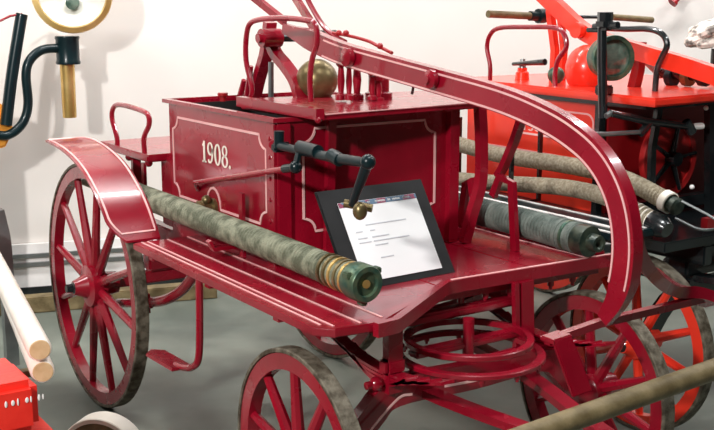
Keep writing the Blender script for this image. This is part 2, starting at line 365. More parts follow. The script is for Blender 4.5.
# digits 1908. on the near side (u runs forward = -y)
def glyphs():
    m = MB(); h = .078; zb = 1.062; sl = 0
    X = x0-.0015
    def P(u, z): return V(X, -.305-u, zb+z)
    def poly(pts, th=.002): m.prism([P(*p) for p in pts], (-th, 0, 0))
    def ell(cu, cz, ru, rz, tu, tz):
        n = 24
        for k in range(n):
            a, b = 2*PI*k/n, 2*PI*(k+1)/n
            poly([(cu+ru*math.cos(a), cz+rz*math.sin(a)), (cu+ru*math.cos(b), cz+rz*math.sin(b)), (cu+(ru-tu)*math.cos(b), cz+(rz-tz)*math.sin(b)), (cu+(ru-tu)*math.cos(a), cz+(rz-tz)*math.sin(a))])
    # 1
    poly([(.014, 0), (.027, 0), (.027, h), (.018, h), (.006, h-.016), (.008, h-.02), (.014, h-.016)]); poly([(.005, 0), (.036, 0), (.036, .006), (.005, .006)])
    # 9
    ell(.070, h-.024, .023, .024, .012, .006)
    poly([(.082, h-.022), (.093, h-.022), (.092, .030), (.086, .012), (.074, .002), (.058, .001), (.052, .007), (.052, .014), (.058, .016), (.062, .008), (.072, .010), (.080, .022)])
    # 0
    ell(.128, h/2, .025, h/2, .012, .006)
    # 8
    ell(.184, h-.020, .020, .020, .009, .006); ell(.184, .021, .024, .0215, .011, .006)
    # full stop
    n = 10; poly([(.222+.007*math.cos(2*PI*k/n), .006+.007*math.sin(2*PI*k/n)) for k in range(n)])
    return m
tag(glyphs().build('number_lettering', M['cream'], tank, smooth=False), 'white serif number 1908. painted on the tank side')
# drain valve on the near side
MB().lathe([(0, 0), (0, .034), (.012, .034), (.014, .022), (.045, .022), (.048, .03), (.062, .030), (.066, .016), (.075, .016), (.075, 0)], (x0, -.39, .905), (-1, 0, 0), 20).ball((x0-.03, -.39, .935), .018).build('drain_valve', M['oldbrass'], E)
# red operating rod across the near side
p0 = V(.215, -.31, .985); p1 = V(.185, -1.0, 1.128)
hoop('operating_rod', RED, E, [V(.235, -.27, .955), V(.21, -.31, .985), p0+V(-.01, -.06, .015), p1], .009)
MB().tube([p1, p1+V(0, -.06, .012)], .014).ball(p1+V(0, -.07, .014), .02).tube([p1+V(0, -.07, .014), V(.20, -1.07, 1.20)], .011).build('rod_end', M['bluegreen'], E)
# black crank lever on the tank corner
lv = MB().tube(ats('x', .2, [(277, 145), (300, 151), (335, 158), (368, 163)]), [.014, .013, .016, .014], 12)
lv.tube(ats('x', .2, [(279, 131), (279, 148)]), .016, 12).tube(ats('x', .2, [(300, 147), (318, 152)]), .021, 14).tube(ats('x', .2, [(331, 155), (340, 160)]), .020, 14)
lv.ball(at(368, 162, 'x', .2), .022).tube([at(368, 162, 'x', .2), at(352, 205, 'x', .2)], [.017, .011], 12)
lv.box(at(281, 147, 'x', .215), (.06, .03, .03), bevel=.006)
lv = lv.build('crank_lever', M['bluegreen'], E)
a = at(349, 205, 'x', .2)
MB().tube([a+V(-.01, .01, .005), a+V(.05, -.045, -.008)], .012, 12).ball(at(360, 211, 'x', .19), .026, (.8, .8, 1)).build('crank_knob', M['oldbrass'], E)
MB().tube([V(.235, -.86, 1.19), V(.20, -.9, 1.19)], .013).build('lever_mount', RED, E)
# seat/cover board above the tank
pl_ = MB().prism([V(.318, -1.005, 1.288), V(1.20, -.93, 1.288), V(1.20, -.45, 1.288), V(.42, -.36, 1.288), V(.318, -.48, 1.288)], (0, 0, -.022), .005).build('cover_board', RED, E)
MB().tube([V(.312, -.47, 1.29), V(.31, -1.01, 1.29)], 1, flat=(.03, .034, (0, 0, 1))).build('board_edge', RED, pl_)
MB().ball((.305, -1.005, 1.272), .011).build('edge_knob', RED, pl_)
stripe([V(.33, -1.006, 1.288), V(1.19, -.933, 1.288)], .006, (0, 0, 1), STR, pl_, th=.003)
for x in (.36, .60, .90):
    MB().box((x, -.66, 1.267), (.03, .50, .022), bevel=.003).build('board_bearer', RED, E)
MB().tube(smoothpath([V(1.02, -.93, 1.27), V(1.03, -.93, 1.15), V(1.03, -.93, 1.0), V(.99, -.93, .88), V(.97, -.92, .785)], 6), 1, flat=(.036, .030, (0, 1, 0))).build('board_support', RED, E)
MB().tube([V(.945, -.872, 1.265), V(.945, -.872, .785)], 1, flat=(.04, .03, (0, 1, 0))).build('board_support', RED, E)
MB().tube([V(.42, -.90, 1.265), V(.42, -.875, .785)], 1, flat=(.03, .02, (0, 1, 0))).build('board_support', M['red'], E)
# far suction hose cradles
MB().tube(ats('x', 1.06, [(524, 112), (514, 142), (503, 168), (498, 176)]), 1, flat=(.03, .022, (0, 1, 0))).build('cradle_strut', RED, E)
a, b, c, d = ats('x', 1.04, [(515, 252), (512, 183), (500, 177), (493, 196)])
MB().tube([V(a.x, a.y, zt), b, c, d], 1, flat=(.03, .018, (1, 0, 0))).build('hose_cradle', RED, E)
a, b, c, d = ats('x', 1.04, [(460, 238), (466, 184), (471, 180), (474, 198)])
MB().tube([V(a.x, a.y, zt), b, c, d], 1, flat=(.03, .018, (1, 0, 0))).build('hose_cradle', RED, E)
MB().box((1.0, -.83, .80), (.05, .06, .036), bevel=.006).build('cradle_foot', RED, E)
# near hose cradles
for y in (-.66, .18):
    MB().tube([V(.212, y, .70 if y < 0 else .72), V(.212, y, 1.0)], 1, flat=(.026, .012, (1, 0, 0))).tube([V(.212, y, .82), V(.10, y, .82), V(.085, y, .85)], 1, flat=(.026, .012, (0, 1, 0) if 0 else (0, 0, 1))).build('hose_cradle', RED, E)
# rear seat with arm rails
MB().box((.40, .30, 1.035), (.46, .52, .03), bevel=.006).build('rear_seat', RED, E)
hoop('seat_arm', RED, E, ats('x', .19, [(117, 150), (117, 138), (112, 118), (114, 107), (122, 105), (140, 110), (148, 115), (149, 125), (144, 138), (145, 158)]), .0105, 5)
for x in (.22, .40, .6):
    MB().box((x, .28, .89), (.035, .03, .28), bevel=.004).build('seat_leg', RED, E)
MB().box((.42, .05, .90), (.34, .10, .28), bevel=.006).build('seat_column', RED, E)
for y in (.10, .30, .48):
    MB().ball((.20, y, 1.01), .016).build('seat_knob', RED, E)
# arm hoop on the cover board
hoop('hand_rail', RED, E, ats('x', .40, [(250, 100), (252, 88), (246, 60), (247, 32), (254, 21), (280, 18), (305, 20), (315, 24), (317, 42), (312, 60), (310, 80), (311, 102)]), .0098, 5)
# pump frame : arched stands
for dy, sgn in ((0, 1),):
    fr = MB(); X = .586
    fr.tube(smoothpath(ats('x', X, [(253, 104), (259, 78), (265, 58), (268, 42), (270, 22)]), 6), [1]*25, flat=(.03, .045, (1, 0, 0)))
    fr.tube(smoothpath(ats('x', X, [(302, 104), (296, 82), (286, 66), (276, 54), (271, 42)]), 6), [1]*25, flat=(.03, .045, (1, 0, 0)))
    fr.build('pump_stand', RED, E)
pv = at(268, 38, 'x', .55)
MB().lathe([(-.03, 0), (-.03, .035), (.05, .035), (.05, 0)], pv, (1, 0, 0), 20).lathe([(-.045, 0), (-.045, .018), (-.03, .018)], pv, (1, 0, 0), 12).build('pivot_boss', RED, E)
MB().tube([pv+V(.05, 0, 0), pv+V(.16, -.03, 0)], .016, 12).tube([pv+V(.16, -.03, 0), pv+V(.27, -.05, 0)], .028, 12).build('pivot_shaft', M['black'], E)
MB().tube(ats('x', .586, [(271, 62), (271, 100)]), .011).build('piston_rod', M['iron'], E)
for u in (247, 240):
    MB().tube([at(u, 97, 'x', .55), at(u+4, 80 if u < 245 else 66, 'x', .55)], [.014, .010]).build('pump_bracket', RED, E)
bc = at(317, 80, 'y', -.42)
MB().ball(bc, .078, seg=32).lathe([(-.078, .03), (-.065, .036), (-.05, .03)], bc, (0, 0, 1), 20).build('air_vessel', M['oldbrass'], E)
MB().lathe([(0, 0), (0, .012), (.02, .012), (.02, .02), (.032, .02), (.032, 0)], V(.40, -.16, 1.262), (0, 0, 1), 14).build('filler_plug', M['maroon'], E)
# cylinder and rods under the beam
cy_ = V(.80, -.62, 1.288)
MB().lathe([(0, 0), (0, .05), (.02, .05), (.025, .038), (.11, .038), (.115, .046), (.135, .046), (.135, 0)], cy_, (0, 0, 1), 20).build('pump_cylinder', RED, E)
for (u, v0, v1, r, X) in ((341, 56, 98, .012, .62), (349, 58, 98, .010, .62), (378, 75, 99, .013, .75), (372, 68, 98, .010, .72), (357, 55, 98, .014, .70)):
    a = at(u, v1+2, 'x', X); b = at(u, v0, 'x', X); L = (b-a).length
    MB().lathe([(0, 0), (0, r*1.7), (L*.12, r*1.7), (L*.16, r*.8), (L*.45, r*1.15), (L*.75, r*.8), (L*.8, r*1.5), (L*.95, r*1.5), (L, r), (L, 0)], a, b-a, 14).build('connecting_rod', RED, E)
MB().tube(ats('x', .72, [(370, 76), (392, 73), (397, 76)]), .006).build('valve_lever', M['iron'], E)
MB().tube(ats('x', .8, [(412, 94), (414, 83), (418, 81)]), .005).build('oil_cup', M['black'], E)
# the long beam
bx = .56
bp = ats('x', bx, [(284, 28), (312, 40), (345, 54), (400, 70), (450, 84), (507, 101), (550, 120), (578, 138), (598, 157), (613, 181), (623, 210), (627, 245), (624, 278), (617, 300), (604, 320)])
bs = smoothpath(bp, 6)
BM = MB().tube(bs, [.5, .55, .6, .7, .8, .9, .96]+[1]*(len(bs)-7-12)+[.96, .92, .88, .84, .8, .76, .72, .68, .64, .6, .56, .52], flat=(.074, .034, (1, 0, 0))).build('pump_beam', RED, E)
nrm = []
def offs(path, o, sx):
    out = []
    for i, p in enumerate(path):
        t = (path[min(i+1, len(path)-1)]-path[max(i-1, 0)]).normalized(); n = t.cross(V(1, 0, 0)).normalized()
        out.append(p+n*o+V(sx, 0, 0))
    return out
for o in (-.031, .024):
    stripe(offs(bs[9:-10], o, -.018), .0055, (1, 0, 0), STR, BM, th=.002)
MB().lathe([(0, 0), (0, .028), (.015, .028), (.02, .014), (.03, .014), (.03, 0)], at(433, 79, 'x', bx-.022), (-1, 0, 0), 16).build('beam_bolt', RED, BM)
MB().lathe([(0, 0), (0, .03), (.02, .03), (.024, .012), (.03, 0)], at(350, 57, 'x', bx-.022), (-1, 0, 0), 16).build('beam_bolt', RED, BM)
# rear crank arms of the beam that leave the picture
MB().tube([V(.50, .12, 1.80), V(.53, -.15, 1.66), V(.56, -.36, 1.56)], 1, flat=(.026, .02, (1, 0, 0))).build('rocker_arm', RED, E)
MB().tube([V(.72, .02, 1.78), V(.69, -.2, 1.66), V(.62, -.48, 1.53)], 1, flat=(.026, .02, (1, 0, 0))).build('rocker_arm', RED, E)
hoop('brake_rod', RED, E, ats('x', .66, [(300, -20), (309, 2), (322, 24), (334, 36), (345, 42)]), .010)
hoop('oil_pipe', M['maroon'], E, ats('x', .66, [(333, 33), (350, 36), (368, 41), (380, 47), (392, 53)]), .006)
for u, v in ((339, 33), (346, 33), (380, 46)):
    MB().ball(at(u, v, 'x', .655), .011).build('pipe_nut', M['maroon'], E)
# front fork and hand bar holder
y_ = -1.955
B0 = bs[-20]
fork = smoothpath([at(629, 225, 'x', .60), at(635, 250, 'x', .64), at(650, 272, 'x', .74), at(676, 289, 'x', .90), at(712, 300, 'y', y_)], 6)
MB().tube(fork, 1, flat=(.05, .035, (1, 0, 0))).build('beam_fork', RED, E)
MB().tube([V(.40, y_, .788), V(.583, y_, .806), V(1.12, y_, .812)], 1, flat=(.022, .020, (0, 0, 1))).build('fork_crossbar', RED, E)
for x in (.395, 1.04):
    MB().prism([V(x, y_-.03, .80), V(x+.062, y_-.03, .805), V(x+.062, y_+.02, .805), V(x, y_+.02, .80)], (0, 0, -.014), .003).prism([V(x, y_-.03, .80), V(x+.062, y_-.03, .805), V(x+.10, y_-.075, .66), V(x+.035, y_-.075, .655)], (0, .014, 0), .003).build('bar_holder', RED, E)
# wooden hand bar carried in the holders
pa, pb = V(-.02, -2.075, .600), V(1.62, -2.075, .690)
pole = MB().tube([pa+(pb-pa)*t for t in (0, .01, .25, .5, .75, .99, 1)], [.02, .027, .0285, .029, .0285, .027, .02], 18).build('hand_bar', M['wood'], E)
pole['label'] = 'long weathered wooden bar across the front'
# ------------------------------------------------------------------ hoses
def hose(name, label, path, r, m, ribs=.03, loc=None, group=None, endr=None, endm=None, ringm=None, closed=0, pitch=.016):
    root = thing(name, label, 'hose', loc or path[-1], group)
    P = smoothpath(path, 14); Q = [P[0]]
    # resample evenly
    acc = 0; step = pitch/4
    pts = [P[0]]
    for a, b in zip(P, P[1:]):
        L = (b-a).length; d = step-acc
        while d <= L: pts.append(a+(b-a)*(d/L)); d += step
        acc = L-(d-step)
    n = len(pts); rs = [r*(1+ribs*math.sin(2*PI*i*step/pitch)*(.35+.65*(i/n)**3)) for i in range(n)]
    MB().tube(pts, rs, 20).build('hose_body', m, root)
    t = (pts[-1]-pts[-6]).normalized()
    return root, pts[-1], t
NH = [V(.135, .62, .895), V(.14, -.1, .893), V(.15, -.8, .884), V(.16, -1.44, .872)]
h1, e, t = hose('suction_hose', 'thick grey-green canvas suction hose lying along the near footboard of the 1908 engine', NH, .044, M['hose'], ribs=.05, loc=(.14, -.4, .782))
for k in range(5):
    MB().lathe([(-.006, .043), (-.005, .049), (.005, .049), (.006, .043)], e-t*(.02+.028*k), t, 24).build('hose_band', M['brass'] if k in (0, 2) else M['oldbrass'], h1)
cp = MB().lathe([(-.012, .03), (-.012, .05), (.0, .054), (.05, .054), (.056, .05), (.056, .036), (.046, .034), (.046, .0)], e, t, 28).build('hose_coupling', M['bronze'], h1)
for k in range(3):
    a = 2*PI*k/3+.5; s = t.cross(V(0, 0, 1)).normalized(); uu = s.cross(t)
    MB().box(e+t*.028+(s*math.cos(a)+uu*math.sin(a))*.057, (.018, .03, .018), bevel=.003).build('coupling_lug', M['bronze'], cp)
MB().lathe([(0, 0), (0, .012), (.006, .012), (.008, 0)], e+t*.046, t, 12).build('coupling_plug', M['brass'], cp)
FH = [V(1.10, .25, .872), V(1.105, -.5, .870), V(1.11, -1.0, .868), V(1.115, -1.35, .858)]
h2, e, t = hose('suction_hose', 'grey-green suction hose on the far footboard, seen behind the beam, dark coupling at its end', FH, .050, M['hosegrey'], ribs=.05, loc=(1.1, -.4, .782))
for k in range(3):
    MB().lathe([(-.008, .048), (-.006, .054), (.006, .054), (.008, .048)], e-t*(.02+.03*k), t, 24).build('hose_band', M['hosegrey'] if k != 1 else M['bronze'], h2)
MB().lathe([(-.012, .03), (-.012, .050), (.0, .052), (.045, .052), (.05, .03), (.085, .028), (.085, .018), (.06, .0)], e, t, 24).build('hose_coupling', M['darkbronze'], h2)
# ------------------------------------------------------------------ placard
pbl = V(.317, -1.252, .804); ex = V(1, .05, 0).normalized(); up = V(-.011, .14, .219); up = (up-ex*up.dot(ex)).normalized(); nn = ex.cross(up).normalized()
k_ = -(pbl.z-zt-.0015)/up.z      # slide down the slope to the deck
o_ = pbl+up*k_
PR = thing('information_placard', 'black framed placard with a white printed sheet leaning on the front deck', 'sign', o_)
x_ = o_-ex*.062-nn*.006
fr_ = MB().prism([x_, x_+ex*.42, x_+ex*.42+up*.335, x_+up*.335], -nn*.012, .003).build('backing_board', M['matte'], PR)
zz = x_+ex*.21+up*.30-nn*.012
MB().tube([zz, V(zz.x, zz.y+.06, zt+.006)], 1, flat=(.05, .006, (0, 1, 0))).build('easel_strut', M['matte'], PR)
o_ = x_+ex*.062-up*k_+nn*.001
SW, SH = .308, .262
q = [o_, o_+ex*SW, o_+ex*SW+up*SH, o_+up*SH]
pp = MB().prism(q, nn*.002).build('printed_sheet', M['paper'], PR, smooth=False)
def sh(s, t_, w_, h_, m, name):
    a = o_+nn*.0022+ex*s+up*t_
    return MB().prism([a, a+ex*w_, a+ex*w_+up*h_, a+up*h_], nn*.0012).build(name, m, pp, smooth=False)
sh(.0, SH-.017, SW, .016, M['header'], 'header_band')
for k, (s, wd) in enumerate(((.08, .018), (.11, .012), (.14, .04), (.19, .012), (.21, .03), (.25, .03))):
    sh(s, SH-.012, wd, .006, M['paper'], 'header_lettering')
for s, t_, wd in ((.075, .178, .16), (.03, .158, .025), (.085, .158, .018), (.03, .136, .035), (.085, .136, .065), (.03, .122, .045), (.085, .122, .14), (.085, .108, .05), (.09, .066, .05)):
    sh(s, t_, wd, .0035, M['ink'], 'text_line')
# ================================================================== ENGINE 2 (behind, vermilion)
G = thing('hand_pump_fire_engine', 'vermilion hand-pump fire engine standing behind and right of the 1908 engine', 'fire engine', (2.2, -.4, 0))
OR = M['orange']
for (cx, cy, r, n) in ((1.64, -1.13, .345, 10), (2.76, -1.13, .345, 10), (1.70, .62, .5, 12), (2.76, .62, .5, 12)):
    wheel(G, cx, cy, r, r, n, OR)
MB().box((2.22, .62, .5), (1.1, .05, .05), bevel=.006).build('rear_axle', M['maroon'], G)
MB().tube(smoothpath([V(1.70, -1.13, .345), V(1.86, -1.13, .5), V(2.2, -1.13, .52), V(2.6, -1.13, .5), V(2.76, -1.13, .345)], 5), 1, flat=(.07, .04, (0, 1, 0))).build('front_axle', M['black'], G)
fb = MB().box((1.52, -.45, .80), (.22, 1.55, .026), bevel=.004).build('footboard', M['bluegreen'], G)
for x, ww in ((1.43, .012), (1.50, .022), (1.60, .010)):
    stripe([V(x, .3, .8145), V(x, -1.2, .8145)], ww, (0, 0, 1), M['white'], fb, th=.003)
MB().box((2.2, -.45, .74), (1.1, 1.6, .04), bevel=.004).build('front_deck', M['black'], G)
for x in (1.9, 2.5): MB().box((x, -.3, .68), (.05, 1.9, .08), bevel=.006).build('chassis_rail', M['black'], G)
MB().ringx((2.2, -1.1, .56), .20, .25, .03, ax=(0, 0, 1)).build('turntable_ring', M['black'], G)
MB().box((2.2, -1.1, .63), (.6, .1, .12), bevel=.01).build('bolster', M['black'], G)
MB().box((1.75, -1.05, .60), (.03, .5, .03), bevel=.004).build('leaf_spring', M['black'], G)
# tank
X2 = 1.86; yb = .17; yf = -.70
t2 = MB().box(((X2+2.62)/2, (yb+yf)/2, .995), (2.62-X2, yb-yf, .47), bevel=.004).build('water_tank', OR, G)
f2 = lambda s, z: V(X2-.0015, s, z)
def rrect(y0, y1, z0, z1, r, f):
    out = []
    for cx, cz, a0 in ((y0+r, z0+r, PI), (y1-r, z0+r, 1.5*PI), (y1-r, z1-r, 0), (y0+r, z1-r, .5*PI)):
        for k in range(6): a = a0+PI/2*k/5; out.append(f(cx+r*math.cos(a), cz+r*math.sin(a)))
    return out
stripe(rrect(-.66, .05, .975, 1.17, .04, f2), .007, (1, 0, 0), M['stripe'], t2, closed=True)
# number on the tank: only 1?6 can be read between strut and beam
def glyph2():
    m = MB(); zb = 1.066; h = .075
    def P(u, z): return V(X2-.0015, -.232-u*1.05, zb+z*.62)
    def poly(pts): m.prism([P(*p) for p in pts], (-.002, 0, 0))
    def ell(cu, cz, ru, rz, tu, tz, a0=0, a1=2*PI):
        n = 18
        for k in range(n):
            a, b = a0+(a1-a0)*k/n, a0+(a1-a0)*(k+1)/n
            poly([(cu+ru*math.cos(a), cz+rz*math.sin(a)), (cu+ru*math.cos(b), cz+rz*math.sin(b)), (cu+(ru-tu)*math.cos(b), cz+(rz-tz)*math.sin(b)), (cu+(ru-tu)*math.cos(a), cz+(rz-tz)*math.sin(a))])
    poly([(.0, 0), (.012, 0), (.012, h), (.0, h)])
    ell(.045, h*.73, .018, .019, .009, .008, -PI/2, PI*.8); ell(.045, h*.27, .018, .020, .009, .008, -PI*.8, PI/2)
    ell(.090, h*.3, .020, .022, .010, .008); ell(.098, h*.42, .028, .043, .010, .008, PI*.45, PI)
    m.prism([V(X2-.0015, -.23, 1.048), V(X2-.0015, -.48, 1.048), V(X2-.0015, -.48, 1.057), V(X2-.0015, -.23, 1.057)], (-.002, 0, 0))
    return m
glyph2().build('number_lettering', M['stripe'], t2, smooth=False)
# black frame and front face
MB().box((X2-.01, yf-.005, 1.0), (.035, .035, .50), bevel=.004).build('corner_post', M['black'], t2)
fp = MB().box(((X2+2.64)/2+.01, yf-.012, .99), (2.62-X2, .018, .46), bevel=.003).build('front_panel', M['maroon'], t2)
fc = at(668, 158, 'y', -.80)
M['disc'] = mat('dull_red_disc', (.42, .012, .014), .4, col2=(.5, .02, .02))
fw_ = MB().ringx(fc, .135, .165, .03, ax=(0, 1, 0)).lathe([(-.008, 0), (-.008, .14), (.008, .14), (.008, 0)], fc, (0, 1, 0), 40).build('flywheel', M['disc'], G)
MB().lathe([(0, 0), (0, .03), (.05, .03), (.05, 0)], fc+V(0, -.055, 0), (0, 1, 0), 16).build('hub', M['black'], fw_)
for k in range(5):
    a = 2*PI*k/5+1.35; MB().tube([fc+V(0, -.02, 0), fc+V(math.cos(a)*.15, -.02, math.sin(a)*.15)], [.013, .008], 8).build('spoke', M['black'], fw_)
MB().tube([fc, V(fc.x, yf, fc.z)], .02).build('flywheel_shaft', M['black'], G)
yl = -.98
MB().tube(ats('y', yl, [(610, 113), (645, 121), (690, 127)]), [.014, .017, .013], 12).tube(ats('y', yl, [(686, 122), (692, 132)]), .02).build('crank_lever', M['black'], G)
MB().tube(ats('y', yl, [(606, 116), (612, 113)]), .011).build('crank_knob', M['iron'], G)
MB().tube(ats('y', yl, [(688, 127), (702, 126)]), .014).build('crank_knob', M['white'], G)
MB().tube(ats('y', yl, [(575, 134), (610, 134), (642, 132)]), .009).build('operating_rod', M['iron'], G)
MB().tube(ats('y', yl, [(640, 134), (650, 122)]), .016).build('rod_end', M['black'], G)
MB().tube([at(646, 121, 'y', yl), at(648, 121, 'y', yf-.02)], .012).build('lever_mount', M['black'], G)
for u, v in ((706, 108), (692, 187), (690, 247)):
    MB().ball(at(u, v, 'y', -1.0), .010).build('bolt', M['white'], G)
MB().tube([at(660, 100, 'y', -.9), at(652, 150, 'y', -.9), at(650, 225, 'y', -.9)], 1, flat=(.03, .02, (0, 1, 0))).build('frame_bar', M['black'], G)
for u in (711,): MB().tube([at(u, 100, 'y', -.95), at(u, 225, 'y', -.95)], 1, flat=(.05, .03, (0, 1, 0))).build('frame_bar', M['black'], G)
MB().box((2.25, -.85, .80), (.85, .06, .05), bevel=.006).build('frame_bar', M['black'], G)
MB().box((2.55, -1.0, .88), (.3, .3, .18), bevel=.01).build('tool_locker', M['black'], G)
# cover board
cb = MB().prism([V(1.745, -1.085, 1.275), V(2.75, -1.02, 1.275), V(2.75, .22, 1.275), V(1.82, .22, 1.275)], (0, 0, -.035), .008).build('cover_board', OR, G)
MB().box((2.28, -.42, 1.228), (.9, 1.1, .022), bevel=.004).build('board_frame', M['black'], G)
# red under rail at right
MB().tube([at(700, 225, 'x', 2.2), at(698, 290, 'x', 2.2)], 1, flat=(.06, .04, (1, 0, 0))).build('bracket', M['maroon'], G)
MB().tube([V(1.9, -1.22, .80), V(2.8, -1.18, .80)], 1, flat=(.03, .04, (0, 0, 1))).build('front_edge_rail', M['maroon'], G)
# domes, rods
MB().ball(at(587, 70, 'x', 2.0), .095, (1, 1, 1.15), 32).build('air_vessel', OR, G)
g_ = at(556, 75, 'x', 1.98); MB().ball(g_, .038).tube([g_, V(g_.x, g_.y, 1.275)], .02).build('valve_ball', M['bronze'], G)
MB().tube(ats('x', 1.95, [(513, 64), (545, 62)]), [.008, .015], 10).build('valve_handle', M['black'], G)
s_ = at(522, 83, 'x', 1.98)
MB().lathe([(0, 0), (0, .035), (.05, .03), (.055, .022), (.07, .022)], s_, (0, 0, 1), 14).build('filler_cap', OR, G)
MB().lathe([(.06, 0), (.06, .018), (.11, .012), (.11, 0)], s_, (0, 0, 1), 12).build('filler_spout', M['iron'], G)
MB().tube(ats('x', 2.1, [(553, 90), (555, 50), (550, 10)]), 1, flat=(.03, .03, (1, 0, 0))).build('pump_stand', OR, G)
MB().tube(ats('x', 2.1, [(561, 90), (564, 50), (560, 10)]), 1, flat=(.02, .03, (1, 0, 0))).build('pump_stand', OR, G)
MB().tube(ats('x', 2.1, [(632, 96), (638, 70), (640, 42)]), 1, flat=(.04, .04, (1, 0, 0))).build('pump_stand', M['maroon'], G)
b2 = smoothpath(ats('x', 2.05, [(505, -45), (535, -14), (560, 10), (590, 35), (640, 52), (690, 67), (760, 92), (850, 128)]), 6)
B2 = MB().tube(b2, 1, flat=(.068, .045, (1, 0, 0))).build('pump_beam', OR, G)
MB().lathe([(0, 0), (0, .035), (.03, .035), (.03, 0)], at(580, 30, 'x', 2.02), (-1, 0, 0), 16).build('beam_bolt', OR, B2)
gr = ats('y', .05, [(488, 14), (532, 16)]); MB().tube(gr, .017, 12).build('hand_grip', M['wood'], G)
MB().tube(ats('y', .05, [(530, 16), (553, 17)]), [.024, .02], 10).lathe([(-.02, 0), (-.02, .035), (.02, .035), (.02, 0)], at(541, 16, 'y', .05), (1, 0, 0), 12).build('grip_clamp', M['bluegreen'], G)
gr = ats('y', .05, [(553, 17), (612, 17)]); MB().tube(gr, .009, 12).build('handle_bar', M['black'], G)
gr = ats('y', .05, [(612, 17), (652, 20)]); MB().tube(gr, .016, 12).build('hand_grip', M['wood'], G)
hoop('hand_rail', M['red'], G, ats('x', 1.84, [(490, 82), (490, 65), (487, 48), (490, 35), (500, 28), (530, 27), (556, 28), (565, 36), (566, 48), (558, 60), (555, 75), (556, 97)]), .0105, 5)
hoop('hand_rail', M['black'], G, ats('x', 2.0, [(606, 28), (625, 29), (648, 29), (662, 34), (667, 45), (662, 57), (657, 70), (655, 92)]), .0125, 5)
lp = MB().tube(ats('x', 1.70, [(602, 26), (602, 60), (603, 118)]), [.018, .020, .018], 12).tube(ats('x', 1.70, [(588, 30), (604, 30)]), .010)
lp.box(at(605, 24, 'x', 1.70), (.06, .07, .05), bevel=.015).tube(ats('x', 1.70, [(594, 27), (618, 25)]), .014).lathe([(-.03, 0), (-.03, .03), (.03, .03), (.03, 0)], at(605, 20, 'x', 1.70), (0, 0, 1), 8).build('lamp_bracket', M['black'], G)
MB().box(at(604, 90, 'x', 1.755), (.05, .06, .04), bevel=.006).build('bracket_clamp', M['black'], G)
la = V(-.28, -.92, .0).normalized(); lc = at(612, 58, 'x', 1.82)
lamp = MB().lathe([(-.14, 0), (-.14, .035), (-.11, .055), (-.06, .080), (-.01, .088), (0, .092), (.02, .090), (.02, .074), (.008, .072)], lc, la, 36).build('head_lamp', M['bronze'], G)
MB().lathe([(.006, .073), (.012, .05), (.016, 0)], lc, la, 32).build('lens', M['glass'], lamp)
cyl = ats('x', 2.3, [(643, 52), (664, 72)]); MB().tube(cyl, .035, 16).build('branch_pipe', M['iron'], G)
MB().tube(ats('x', 2.3, [(664, 72), (690, 76), (730, 80)]), [.03, .02, .02], 12).build('branch_pipe', M['black'], G)
for u in (672, 688, 704): MB().lathe([(-.015, 0), (-.015, .04), (.015, .04), (.015, 0)], at(u, 77, 'x', 2.3), (0, 1, 0), 12).build('pipe_coupling', M['bluegreen'] if u != 688 else M['oldbrass'], G)
# beige hoses of engine 2
def beige(label, path, r=.042):
    h, e, t = hose('suction_hose', label, path, r, M['beige'], ribs=.04)
    return h, e, t
hp = [at(440, 139, 'x', 1.72), at(500, 155, 'x', 1.72), at(560, 164, 'x', 1.72), at(605, 173, 'x', 1.72), at(635, 184, 'x', 1.70), at(670, 203, 'x', 1.69)]
h3, e, t = beige('upper of two beige woven hoses along the vermilion engine, white-banded end hanging forward', hp, .035)
MB().lathe([(-.025, .037), (-.025, .042), (.005, .042), (.008, .037)], e, t, 24).build('hose_band', M['cream'], h3)
MB().lathe([(0, 0), (0, .030), (.035, .034), (.045, .026), (.045, 0)], e+t*.005, t, 20).build('hose_coupling', M['darkbronze'], h3)
e2_ = e+t*.06
MB().tube(smoothpath([e2_+V(.0, 0, .03), e2_+V(.05, -.10, -.02), e2_+V(.06, -.13, -.05), e2_+V(.0, -.09, -.06), e2_+V(-.03, 0, -.03)], 5), .005, 8).build('wire_bail', M['iron'], h3)
hp = [at(440, 178, 'x', 1.67), at(500, 183, 'x', 1.67), at(560, 187, 'x', 1.67), at(600, 195, 'x', 1.66), at(628, 207, 'x', 1.65), at(652, 221, 'x', 1.65)]
h4, e, t = beige('lower beige woven hose beneath the other, with pale rings near its dark end', hp, .034)
for k in range(4): MB().lathe([(-.004, .034), (-.003, .038), (.003, .038), (.004, .034)], e-t*(.005+.022*k), t, 24).build('hose_band', M['cream'], h4)
MB().lathe([(0, 0), (0, .042), (.05, .045), (.08, .03), (.08, 0)], e, t, 20).build('hose_coupling', M['black'], h4)
for y in (.1, -.45):
    MB().tube([V(1.76, y, 1.10), V(1.76, y, .79), V(1.60, y, .79), V(1.60, y, 1.0)], 1, flat=(.02, .012, (0, 1, 0))).build('hose_cradle', M['black'], G)
# ================================================================== wall-side lamp engine (left edge)
K = thing('lamp_engine', 'engine cut by the left edge with orange varnished side, black arms and a brass lamp', 'fire engine', (.0, 1.55, 0))
LY = 1.80
wd = ats('y', LY-.05, [(-30, 100), (2, 104), (12, 120), (14, 132), (6, 147), (-30, 158)])
MB().prism(wd, (0, .10, 0), .012).build('side_board', M['orangewood'], K)
MB().box((wd[0].x+.02, LY, .55), (.10, .12, 1.1), bevel=.01).build('support_post', M['black'], K)
MB().tube(smoothpath(ats('y', LY-.06, [(6, 125), (12, 75), (20, 25), (22, 14)]), 6), .030, 14).build('bracket_arm', M['bluegreen'], K)
MB().tube(smoothpath(ats('y', LY-.06, [(-8, 134), (8, 135), (22, 124), (28, 105), (26, 75), (30, 60), (42, 50), (60, 48)]), 6), .024, 14).build('bracket_arm', M['bluegreen'], K)
MB().tube(ats('y', LY-.06, [(22, 14), (10, 16), (-6, 24)]), .006).build('stay_wire', M['red'], K)
